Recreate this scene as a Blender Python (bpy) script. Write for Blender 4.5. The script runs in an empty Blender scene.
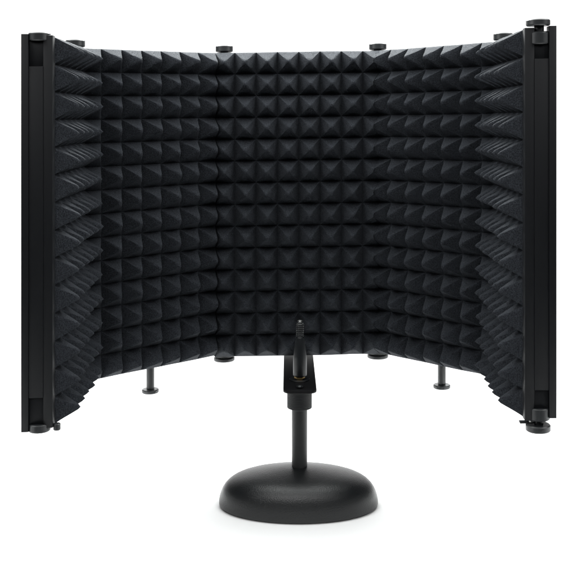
import bpy, bmesh, math, random
from mathutils import Vector, noise
sc = bpy.context.scene
col = sc.collection
R = math.radians
random.seed(7)

# ------------------------------------------------------------------ camera
CAMZ, CAMD, FPX = 0.378, 1.055, 985.0
cam = bpy.data.cameras.new('camera')
cam.sensor_width = 36.0
cam.lens = 36.0 * FPX / 577.0
cam.shift_y = -(288.5 - 116.0) / 577.0
cam.clip_start, cam.clip_end = 0.01, 100.0
co = bpy.data.objects.new('camera', cam)
co.location = (0, -CAMD, CAMZ)
co.rotation_euler = (R(90), 0, 0)
col.objects.link(co)
sc.camera = co

# ------------------------------------------------------------------ world, lamps, exposure
w = bpy.data.worlds.new('World'); sc.world = w
w.use_nodes = True
w.node_tree.nodes['Background'].inputs[0].default_value = (0.95, 0.98, 1.0, 1)
w.node_tree.nodes['Background'].inputs[1].default_value = 0.02
sc.view_settings.view_transform = 'Standard'
sc.view_settings.look = 'None'
sc.view_settings.exposure = 0.0
sc.view_settings.gamma = 1.0


def softbox(name, loc, target, sx, sy, power, colour=(1, 1, 1), spread=180):
    l = bpy.data.lights.new(name, 'AREA')
    l.shape = 'RECTANGLE'; l.size = sx; l.size_y = sy
    l.energy = power; l.color = colour; l.spread = R(spread)
    o = bpy.data.objects.new(name, l)
    o.location = loc
    o.rotation_euler = (Vector(target) - Vector(loc)).to_track_quat('-Z', 'Y').to_euler()
    col.objects.link(o)
    return o


softbox('overhead_softbox', (0.0, -0.06, 0.84), (0.0, -0.055, 0.0), 1.1, 0.5, 10.4, (0.97, 1.0, 0.99))
softbox('rim_softbox', (0.0, 0.38, 0.85), (0.0, 0.0, 0.44), 1.0, 0.2, 11, (0.97, 1.0, 0.99), spread=70)
softbox('left_softbox', (-0.80, -0.45, 0.90), (0.12, -0.08, 0.42), 0.6, 0.5, 2.0, spread=80)
softbox('right_softbox', (0.80, -0.45, 0.90), (-0.12, -0.08, 0.42), 0.6, 0.5, 2.0, spread=80)
softbox('front_softbox', (-0.05, -1.60, 1.55), (0.0, -0.10, 0.1), 2.2, 0.9, 17.5)
softbox('spot_softbox', (-0.22, -1.45, 1.45), (0.0, -0.12, 0.02), 0.30, 0.14, 3.0)
softbox('backdrop_softbox', (0.0, 1.2, 2.6), (0.0, 2.9, 0.5), 3.0, 0.8, 150)


# ------------------------------------------------------------------ materials
def mat(name, base, rough, spec=0.5, metal=0.0):
    m = bpy.data.materials.new(name); m.use_nodes = True
    b = m.node_tree.nodes['Principled BSDF']
    b.inputs['Base Color'].default_value = (*base, 1)
    b.inputs['Roughness'].default_value = rough
    b.inputs['Specular IOR Level'].default_value = spec
    b.inputs['Metallic'].default_value = metal
    return m, m.node_tree, b


def add_bump(nt, b, scale, strength, dist, detail=3.0):
    tc = nt.nodes.new('ShaderNodeTexCoord')
    n = nt.nodes.new('ShaderNodeTexNoise')
    n.inputs['Scale'].default_value = scale
    n.inputs['Detail'].default_value = detail
    bp = nt.nodes.new('ShaderNodeBump')
    bp.inputs['Strength'].default_value = strength
    bp.inputs['Distance'].default_value = dist
    nt.links.new(tc.outputs['Object'], n.inputs['Vector'])
    nt.links.new(n.outputs['Fac'], bp.inputs['Height'])
    nt.links.new(bp.outputs['Normal'], b.inputs['Normal'])
    return tc, n


def vary(nt, b, tc, scale, c0, c1, lo=0.3, hi=0.7, detail=2.0):
    n = nt.nodes.new('ShaderNodeTexNoise')
    n.inputs['Scale'].default_value = scale
    n.inputs['Detail'].default_value = detail
    r = nt.nodes.new('ShaderNodeValToRGB')
    r.color_ramp.elements[0].position = lo; r.color_ramp.elements[0].color = (*c0, 1)
    r.color_ramp.elements[1].position = hi; r.color_ramp.elements[1].color = (*c1, 1)
    nt.links.new(tc.outputs['Object'], n.inputs['Vector'])
    nt.links.new(n.outputs['Fac'], r.inputs['Fac'])
    nt.links.new(r.outputs['Color'], b.inputs['Base Color'])


FOAM, nt, b = mat('charcoal_foam', (0.022, 0.024, 0.028), 1.0, 0.15)
tc, _ = add_bump(nt, b, 900.0, 0.55, 0.0012, 2.0)
vary(nt, b, tc, 1100.0, (0.0058, 0.0067, 0.0086), (0.0245, 0.0278, 0.0330), 0.32, 0.68)

FRAME, nt, b = mat('black_powder_coat', (0.003, 0.0036, 0.0046), 0.55, 0.2)
tc, _ = add_bump(nt, b, 2500.0, 0.15, 0.0003)
PIN, nt, b = mat('black_moulded_plastic', (0.012, 0.0138, 0.015), 0.38, 0.5)
tc, _ = add_bump(nt, b, 1500.0, 0.12, 0.0003)
PLATE, nt, b = mat('gloss_black_steel', (0.003, 0.003, 0.0035), 0.5, 0.1)
add_bump(nt, b, 300.0, 0.05, 0.0005)
POST, nt, b = mat('black_chromed_post', (0.005, 0.006, 0.007), 0.36, 0.3)
add_bump(nt, b, 900.0, 0.05, 0.0003)
STEEL, nt, b = mat('bare_steel', (0.42, 0.43, 0.42), 0.35, 0.5, 1.0)
add_bump(nt, b, 900.0, 0.1, 0.0003)
BRASS, nt, b = mat('brass_nut', (0.50, 0.36, 0.16), 0.35, 0.5, 1.0)
add_bump(nt, b, 900.0, 0.1, 0.0003)
IRON, nt, b = mat('black_wrinkle_paint', (0.0042, 0.0051, 0.0057), 0.36, 0.5)
tc, n_ = add_bump(nt, b, 1000.0, 0.45, 0.0006, 3.0)
POLE, nt, b = mat('satin_black_tube', (0.004, 0.0047, 0.005), 0.5, 0.3)
add_bump(nt, b, 700.0, 0.05, 0.0003)
RUBBER, nt, b = mat('black_rubber_grip', (0.010, 0.011, 0.012), 0.6, 0.4)
add_bump(nt, b, 900.0, 0.2, 0.0004)
PAPER, nt, b = mat('white_seamless_paper', (0.90, 0.90, 0.90), 0.9, 0.1)
add_bump(nt, b, 60.0, 0.03, 0.001)

# ------------------------------------------------------------------ builders
ORG = {}
SHEAR = 0.0155            # the hinges sag: the shield climbs a little to its right end


def root(name, loc, label, cat):
    o = bpy.data.objects.new(name, None)
    o.empty_display_size = 0.05
    o.location = loc
    o['label'] = label; o['category'] = cat
    col.objects.link(o)
    ORG[o.name] = Vector(loc)
    return o


def build(name, verts, faces, m, parent=None, origin=None, shear=False, smooth=False, bev=0.0, angle=40):
    vs = [Vector(v) for v in verts]
    if shear:
        for v in vs:
            v.z += SHEAR * v.x
    if origin is None:
        mn = Vector([min(v[i] for v in vs) for i in range(3)])
        mx = Vector([max(v[i] for v in vs) for i in range(3)])
        origin = Vector(((mn.x + mx.x) / 2, (mn.y + mx.y) / 2, mn.z))
    origin = Vector(origin)
    me = bpy.data.meshes.new(name)
    me.from_pydata([v - origin for v in vs], [], faces)
    bm = bmesh.new(); bm.from_mesh(me)
    bmesh.ops.recalc_face_normals(bm, faces=bm.faces)
    if bev > 0:
        es = [e for e in bm.edges if len(e.link_faces) == 2 and e.calc_face_angle(0) > R(35)]
        bmesh.ops.bevel(bm, geom=es, offset=bev, segments=2, profile=0.5, affect='EDGES', clamp_overlap=True)
    bm.to_mesh(me); bm.free()
    me.materials.append(m)
    if smooth or bev > 0:
        for p in me.polygons:
            p.use_smooth = True
        me.set_sharp_from_angle(angle=R(angle))
    o = bpy.data.objects.new(name, me)
    if parent:
        o.parent = parent
        o.location = origin - ORG[parent.name]
    else:
        o.location = origin
    col.objects.link(o)
    ORG[o.name] = origin
    return o


class MB:
    def __init__(s):
        s.v, s.f = [], []

    def box(s, x0, x1, y0, y1, z0, z1):
        k = len(s.v)
        s.v += [(x, y, z) for z in (z0, z1) for (x, y) in ((x0, y0), (x1, y0), (x1, y1), (x0, y1))]
        s.f += [tuple(k + i for i in q) for q in ((0, 3, 2, 1), (4, 5, 6, 7), (0, 1, 5, 4), (1, 2, 6, 5), (2, 3, 7, 6), (3, 0, 4, 7))]

    def prism(s, pts, z0, z1):
        k, n = len(s.v), len(pts)
        s.v += [(x, y, z0) for x, y in pts] + [(x, y, z1) for x, y in pts]
        s.f += [tuple(k + i for i in range(n))[::-1], tuple(k + n + i for i in range(n))]
        s.f += [(k + i, k + (i + 1) % n, k + n + (i + 1) % n, k + n + i) for i in range(n)]

    def lathe(s, cx, cy, prof, seg=48, sx=1.0, sy=1.0):
        k, n = len(s.v), len(prof)
        for r, z in prof:
            for i in range(seg):
                a = 2 * math.pi * i / seg
                s.v.append((cx + sx * r * math.cos(a), cy + sy * r * math.sin(a), z))
        for j in range(n - 1):
            for i in range(seg):
                i2 = (i + 1) % seg
                s.f.append((k + j * seg + i, k + j * seg + i2, k + (j + 1) * seg + i2, k + (j + 1) * seg + i))
        s.f.append(tuple(k + i for i in range(seg))[::-1])
        s.f.append(tuple(k + (n - 1) * seg + i for i in range(seg)))

    def make(s, name, m, parent=None, **kw):
        return build(name, s.v, s.f, m, parent, **kw)


def disc_prof(r, z0, z1, c=0.0006):
    return [(r - c, z0), (r, z0 + c), (r, z1 - c), (r - c, z1)]


# ------------------------------------------------------------------ the setting: seamless white paper
mb = MB()
YB, RAD, XW = 3.2, 1.0, 5.0
prof = [(-0.46, 0.0), (0.0, 0.0), (1.0, 0.0), (YB - RAD, 0.0)]
prof += [(YB - RAD + RAD * math.sin(a), RAD - RAD * math.cos(a)) for a in [R(5 * i) for i in range(1, 19)]]
prof += [(YB, 2.0), (YB, 4.5)]
for y, z in prof:
    mb.v += [(-XW, y, z), (XW, y, z)]
for i in range(len(prof) - 1):
    mb.f.append((2 * i, 2 * i + 1, 2 * i + 3, 2 * i + 2))
fl = mb.make('floor', PAPER, smooth=True, origin=(0, 0, 0))
fl['kind'] = 'structure'

# ------------------------------------------------------------------ the shield
ZB, ZT = 0.1235, 0.4475
FZB, FZ1 = (ZB + 0.0050, ZB + 0.0022, ZB + 0.0005, ZB + 0.0014, ZB + 0.0050), 0.4460        # foam
shield = root('acoustic_shield', (0.009, -0.10, ZB + SHEAR * 0.009),
              'black folding five-panel sound shield lined with charcoal pyramid foam, raised on the microphone stand', 'sound shield')
# hinge line seen from above, left end to right end
PL = [(-0.2030, -0.2510), (-0.2060, -0.1030), (-0.0815, -0.0010), (0.1010, 0.0020), (0.2070, -0.1050), (0.2035, -0.2510)]
W_BACK, W_FACE, W_VAL, PH = -0.0125, 0.0030, 0.0106, 0.0232
PITCH, NROW = 0.0226, 14


def turn(i):
    a = Vector(PL[i]) - Vector(PL[i - 1]); c = Vector(PL[i + 1]) - Vector(PL[i])
    return abs(a.angle(c))


def pyramid(fu, fv, ax, ay, hk):
    """height inside one cell; fu, fv in 0..1, apex at (ax, ay)"""
    du = fu / ax if fu < ax else (1 - fu) / (1 - ax)
    dv = fv / ay if fv < ay else (1 - fv) / (1 - ay)
    k = 0.028
    h = -k * math.log(math.exp(-du / k) + math.exp(-dv / k)) if min(du, dv) < 1.2 else 1
    h = max(0.0, h + 0.004)
    h = h - 0.10 * max(0.0, (h - 0.70) / 0.30) ** 2
    h = h * (0.86 + 0.14 * h)
    return hk * PH * h


def foam(idx, parent):
    p0, p1 = Vector(PL[idx]), Vector(PL[idx + 1])
    d = (p1 - p0); L = d.length; d.normalize()
    n = Vector((d.y, -d.x))                       # towards the inside of the shield
    t0 = math.tan(turn(idx) / 2) if 1 < idx < 4 else None
    t1 = math.tan(turn(idx + 1) / 2) if 0 < idx < 3 else None
    u0 = 0.0 if idx > 0 else 0.0005
    u1 = L if idx < 4 else L - 0.0005
    if idx == 0: u1 = u0 + 6 * PITCH              # the wings' foam stops at whole pyramids
    if idx == 4: u0 = u1 - 6 * PITCH
    if idx == 0: ph0 = u0
    elif idx == 4: ph0 = u1 - 20 * PITCH
    elif idx == 2: ph0 = L / 2 + 0.001
    elif idx == 1: ph0 = L - 0.0035
    else: ph0 = -0.0020
    N = 12          # even: the apex falls on a grid point

    def samples(a, b, ph, step):
        s = set([a, b])
        k = math.floor((a - ph) / step * N)
        while ph + k * step / N <= b + 1e-9:
            x = ph + k * step / N
            if a + 1e-4 < x < b - 1e-4: s.add(x)
            k += 1
        return sorted(s)
    us = samples(u0, u1, ph0, PITCH)
    FZ0 = FZB[idx]
    ROW = (FZ1 - FZ0) / NROW
    vs = samples(FZ0, FZ1, FZ1, ROW)
    rnd = random.Random(100 + idx)
    jit = {}
    V, F = [], []
    nu, nv = len(us), len(vs)
    for v in vs:
        for u in us:
            cu, cv = (u - ph0) / PITCH, (v - FZ1) / ROW
            iu, iv = math.floor(cu + 1e-6), math.floor(cv + 1e-6)
            key = (iu, iv)
            if key not in jit:
                jit[key] = (0.5 + rnd.uniform(-.035, .035), 0.5 + rnd.uniform(-.035, .035), rnd.uniform(.95, 1.02))
            h = pyramid(min(1, max(0, cu - iu)), min(1, max(0, cv - iv)), 0.5, 0.5, jit[key][2])
            q = p0 + d * u
            ns = noise.noise(Vector((q.x * 90, q.y * 90, v * 90)))
            ns2 = noise.noise(Vector((q.x * 420 + 7, q.y * 420, v * 420)))
            ww = W_VAL + h + 0.00022 * ns + 0.00016 * ns2
            lean = h / PH
            uu = u + (jit[key][0] - 0.5) * PITCH * lean
            vv = v + (jit[key][1] - 0.5) * ROW * lean
            if t0 is not None: uu = max(uu, ww * t0 + 0.0001)
            if t1 is not None: uu = min(uu, L - ww * t1 - 0.0001)
            dz = 0.0005 * noise.noise(Vector((q.x * 30, q.y * 30, v * 4))) if v in (vs[0], vs[-1]) else 0
            P = p0 + d * uu + n * ww
            V.append((P.x, P.y, vv + dz))
    for j in range(nv - 1):
        for i in range(nu - 1):
            cu, cv = ((us[i] + us[i + 1]) / 2 - ph0) / PITCH, ((vs[j] + vs[j + 1]) / 2 - FZ1) / ROW
            a, b_, c, d_ = j * nu + i, j * nu + i + 1, (j + 1) * nu + i + 1, (j + 1) * nu + i
            if (cu - math.floor(cu) - 0.5) * (cv - math.floor(cv) - 0.5) > 0:
                F += [(a, b_, c), (a, c, d_)]
            else:
                F += [(a, b_, d_), (b_, c, d_)]
    # border down to the backing
    ring = [i for i in range(nu)] + [j * nu + nu - 1 for j in range(1, nv)] + \
           [(nv - 1) * nu + i for i in range(nu - 2, -1, -1)] + [j * nu for j in range(nv - 2, 0, -1)]
    k = len(V)
    for r_ in ring:
        j, i = divmod(r_, nu)
        uu = us[i]
        if t0 is not None: uu = max(uu, W_FACE * t0 + 0.0001)
        if t1 is not None: uu = min(uu, L - W_FACE * t1 - 0.0001)
        P = p0 + d * uu + n * W_FACE
        V.append((P.x, P.y, vs[j]))
    m = len(ring)
    for a in range(m):
        c = (a + 1) % m
        F.append((ring[a], ring[c], k + c, k + a))
    F.append(tuple(k + a for a in range(m)))
    return build('foam_lining', V, F, FOAM, parent, shear=True, smooth=True, angle=62)


def strip(idx, ua, ub, wa, wb, z0, z1, mbx):
    p0, p1 = Vector(PL[idx]), Vector(PL[idx + 1])
    d = (p1 - p0).normalized(); n = Vector((d.y, -d.x))
    pts = [p0 + d * ua + n * wa, p0 + d * ub + n * wa, p0 + d * ub + n * wb, p0 + d * ua + n * wb]
    mbx.prism([(p.x, p.y) for p in pts], z0, z1)


for i in range(5):
    L = (Vector(PL[i + 1]) - Vector(PL[i])).length
    g0 = 0.0 if i == 0 else 0.0035
    g1 = L if i == 4 else L - 0.0035
    mb = MB()
    strip(i, g0, g1, W_BACK, W_FACE - 0.0004, FZB[i] + 0.002, FZ1 - 0.004, mb)
    pan = mb.make('panel', FRAME, shield, shear=True, bev=0.0008)
    foam(i, pan)
    if i in (0, 4):                               # the free end carries an open channel post
        s, e = (0.0, -1) if i == 0 else (L, 1)
        def ends(a, c):                           # a, c: metres outward from the panel end
            return (s - c, s - a) if i == 0 else (s + a, s + c)
        mb = MB()
        strip(i, *ends(0.0, 0.0100), W_BACK - 0.0003, -0.0070, ZB + (0.0028 if i == 0 else 0.0075), ZT, mb)        # outer wall, full height
        strip(i, *ends(0.0002, 0.0092), -0.00695, 0.0047, ZB + 0.030, ZT - 0.0262, mb)      # web between the hinge notches
        strip(i, *ends(0.0002, 0.0088), 0.00475, 0.0124, ZB + 0.0055, ZT - 0.0012, mb)   # inner channel wall
        strip(i, *ends(-0.001, 0.0075), -0.0068, 0.0046, ZB + 0.007, ZB + 0.0298, mb)      # notch floors
        strip(i, *ends(-0.001, 0.0075), -0.0068, 0.0046, ZT - 0.0260, ZT - 0.004, mb)
        mb.make('end_post', FRAME, pan, shear=True, bev=0.0003)


# hinges ----------------------------------------------------------------------
def knuckle(x, y, r, z0, z1, tabdir=None):
    mb = MB()
    mb.lathe(x, y, disc_prof(r, z0, z1, 0.0007), 48)
    if tabdir:
        tx, ty = tabdir
        a = Vector((tx, ty)).normalized(); c = Vector((-a.y, a.x))
        hw = 0.004
        o = Vector((x, y))
        pts = [o + a * r * .8 - c * hw, o + a * (r + .0022) - c * hw, o + a * (r + .0022) + c * hw, o + a * r * .8 + c * hw]
        mb.prism([(p.x, p.y) for p in pts], z0 + 0.0006, z1 - (z1 - z0) * .45)
    return mb


def pin(x, y, rod_z0, rod_z1, r_rod, heads, parent, z0r=None):
    mb = MB()
    mb.lathe(x, y, disc_prof(r_rod, rod_z0, rod_z1, 0.0003), 32)
    for (r, a, c) in heads:
        mb.lathe(x, y, disc_prof(r, a, c, 0.0007), 48)
    return mb.make('hinge_pin', PIN, parent, shear=True, smooth=True)


hin = [(PL[1][0], PL[1][1]), (-0.0690, 0.0040), (0.0962, 0.0065), (PL[4][0], PL[4][1])]
for (x, y) in hin:
    h = knuckle(x, y, 0.0088, CAMZ + 0.0600, CAMZ + 0.0690, (-1, 0.4)).make('hinge', PIN, shield, shear=True, smooth=True)
    mb = MB()
    mb.lathe(x, y, disc_prof(0.0042, CAMZ + 0.0688, CAMZ + 0.0712, 0.0003), 32)
    mb.lathe(x, y, disc_prof(0.0094, CAMZ + 0.0698, CAMZ + 0.0765, 0.0008), 48)
    mb.make('pin_head', PIN, h, shear=True, smooth=True)
    h = knuckle(x, y, 0.0100, ZB - 0.0030, ZB + 0.006).make('hinge', PIN, shield, shear=True, smooth=True)
    mb = MB()
    mb.lathe(x, y, disc_prof(0.0112, ZB - 0.0072, ZB - 0.0032, 0.0008), 48)
    mb.make('pin_head', PIN, h, shear=True, smooth=True)
# free ends: left one holds only its knuckles, right one still has its pins
x, y = PL[0]
y -= 0.003
mb = knuckle(x + .0005, y, 0.0090, CAMZ + 0.0640, CAMZ + 0.0706); mb.make('hinge', PIN, shield, shear=True, smooth=True)
mb = knuckle(x + .0005, y, 0.0090, CAMZ - 0.2527, CAMZ - 0.2462)
mb.make('hinge', PIN, shield, shear=True, smooth=True)
mb = MB(); mb.lathe(-0.1878, -0.2560, disc_prof(0.0030, CAMZ - 0.2518, CAMZ - 0.2462), 24)
mb.make('end_stop', PIN, shield, shear=True, smooth=True)
x, y = PL[5]
y -= 0.003
h = knuckle(x, y, 0.0088, CAMZ + 0.0550, CAMZ + 0.0646, (-1, 0)).make('hinge', PIN, shield, shear=True, smooth=True)
mb = MB()
mb.lathe(x + .0002, y, disc_prof(0.0040, CAMZ + 0.0644, CAMZ + 0.0702, 0.0003), 32)
mb.lathe(x - .0006, y, disc_prof(0.0097, CAMZ + 0.0700, CAMZ + 0.0752, 0.0008), 48)
mb.make('pin_head', PIN, h, shear=True, smooth=True)
h = knuckle(x, y, 0.0088, CAMZ - 0.2495, CAMZ - 0.2395, (-1, 0)).make('hinge', PIN, shield, shear=True, smooth=True)
mb = MB()
mb.lathe(x, y, disc_prof(0.0036, CAMZ - 0.2545, CAMZ - 0.2493, 0.0003), 32)
mb.lathe(x - .0006, y, disc_prof(0.0100, CAMZ - 0.2590, CAMZ - 0.2535, 0.0008), 48)
mb.make('pin_head', PIN, h, shear=True, smooth=True)
mb = MB(); mb.box(0.1880, 0.2000, -0.2555, -0.2500, CAMZ - 0.2528, CAMZ - 0.2514)
mb.make('end_stop', PIN, shield, shear=True, bev=0.0003)
mb = MB(); mb.lathe(0.1965, -0.2562, disc_prof(0.0016, CAMZ - 0.2512, CAMZ - 0.2496, 0.0003), 20)
mb.make('screw', STEEL, shield, shear=True, smooth=True)

# pegs under the slanting panels ----------------------------------------------
for (x, y) in ((-0.1412, -0.0480), (0.1567, -0.0480)):
    mb = MB()
    mb.lathe(x, y, disc_prof(0.0040, 0.1015, ZB + 0.004, 0.0003), 32)
    mb.lathe(x, y, disc_prof(0.0086, 0.0975, 0.1012, 0.0007), 48)
    mb.make('support_peg', PIN, shield, shear=True, smooth=True)

# bracket that carries the shield on the stand ----------------------------------
AX, AY = 0.0107, -0.0990
PZ = CAMZ - 0.2558                                # top of the plate
mb = MB()
hw, yb, yf, r = 0.0157, 0.010, -0.1385, 0.0075
pts = [(AX + hw, yb), (AX - hw, yb)]
pts += [(AX - hw + r - r * math.cos(a), yf + r - r * math.sin(a)) for a in [R(10 * k) for k in range(10)]]
pts += [(AX + hw - r + r * math.sin(a), yf + r - r * math.cos(a)) for a in [R(10 * k) for k in range(10)]]
mb.prism(pts, PZ - 0.0030, PZ)
br = mb.make('mounting_bracket', PLATE, shield, bev=0.0009)
mb = MB()                                         # raised rim round the slot
def slot(hw, y0, y1, n=10):
    p = [(AX + hw * math.cos(a), y1 + hw * math.sin(a)) for a in [math.pi * k / n for k in range(n + 1)]]
    p += [(AX - hw * math.cos(a), y0 - hw * math.sin(a)) for a in [math.pi * k / n for k in range(n + 1)]]
    return p
mb.prism(slot(0.0042, -0.1245, -0.1080), PZ + 0.0003, PZ + 0.0008)
mb.make('slot_rim', PLATE, br, bev=0.0002)
mb = MB()
mb.lathe(AX, AY, disc_prof(0.0100, PZ, PZ + 0.0010, 0.0004), 48)
mb.make('washer', POST, br, smooth=True)
mb = MB()
mb.lathe(AX, AY, disc_prof(0.0052, PZ + 0.0010, PZ + 0.0034, 0.0005), 6)
mb.make('nut', BRASS, br)
mb = MB()                                         # tapered post with a threaded tip
b0 = PZ + 0.0036
prof = [(0.0058, b0), (0.0066, b0 + 0.0010), (0.0066, b0 + 0.0165), (0.0063, b0 + 0.0195), (0.0044, b0 + 0.0370), (0.0040, b0 + 0.0380), (0.0034, b0 + 0.0384)]
z = b0 + 0.0386
for k in range(7):
    prof += [(0.0033, z), (0.0041, z + 0.0008), (0.0033, z + 0.0016)]
    z += 0.0018
prof += [(0.0036, z + 0.0004), (0.0030, z + 0.0014), (0.0018, z + 0.0020)]
mb.lathe(AX + .0004, AY, prof, 48)
mb.make('threaded_post', POST, br, smooth=True, angle=35)
mb = MB()
mb.lathe(AX + .0004, AY, [(0.0026, z + 0.0018), (0.0024, z + 0.0024), (0.0012, z + 0.0030), (0.0004, z + 0.0031)], 32)
mb.make('post_tip', STEEL, br, smooth=True)
mb = MB()
mb.lathe(AX - .0002, -0.1290, [(0.0030, PZ + 0.0008), (0.0030, PZ + 0.0016), (0.0022, PZ + 0.0026), (0.0008, PZ + 0.0029)], 32)
mb.make('screw', POST, br, smooth=True)

# ------------------------------------------------------------------ the stand
stand = root('microphone_stand', (AX, AY, 0.0),
             'short black desktop microphone stand with a domed weighted base, standing under the foam shield', 'microphone stand')
mb = MB()
RX, RYF = 0.0770, 0.60
prof = [(0.0690, 0.0), (0.0750, 0.0008), (0.0766, 0.0020), (RX, 0.0034)]
dome = [(0.0769, 0.0065), (0.0763, 0.0105), (0.0752, 0.0143), (0.0735, 0.0180), (0.0712, 0.0214), (0.0682, 0.0244), (0.0644, 0.0270), (0.0598, 0.0292),
        (0.0540, 0.0311), (0.0470, 0.0328), (0.0370, 0.0347), (0.0270, 0.0363), (0.0180, 0.0375), (0.0110, 0.0382)]
mb.lathe(AX - 0.001, AY, prof + dome, 128, 1.0, RYF)
base = mb.make('base', IRON, stand, smooth=True, angle=60)
mb = MB()
pz1 = PZ - 0.0032
mb.lathe(AX, AY, disc_prof(0.0075, 0.0374, pz1 - 0.0220, 0.0003), 48)
mb.make('pole', POLE, stand, smooth=True)
mb = MB()
c0 = pz1 - 0.0255
prof = [(0.0080, c0), (0.0108, c0 + 0.0014)]
z = c0 + 0.0018
while z < pz1 - 0.0022:
    prof += [(0.0118, z), (0.0121, z + 0.0004), (0.0121, z + 0.0009), (0.0118, z + 0.0012)]
    z += 0.0013
prof += [(0.0120, pz1 - 0.0008), (0.0114, pz1)]
mb.lathe(AX, AY, prof, 64)
mb.make('collar', RUBBER, stand, smooth=True, angle=25)
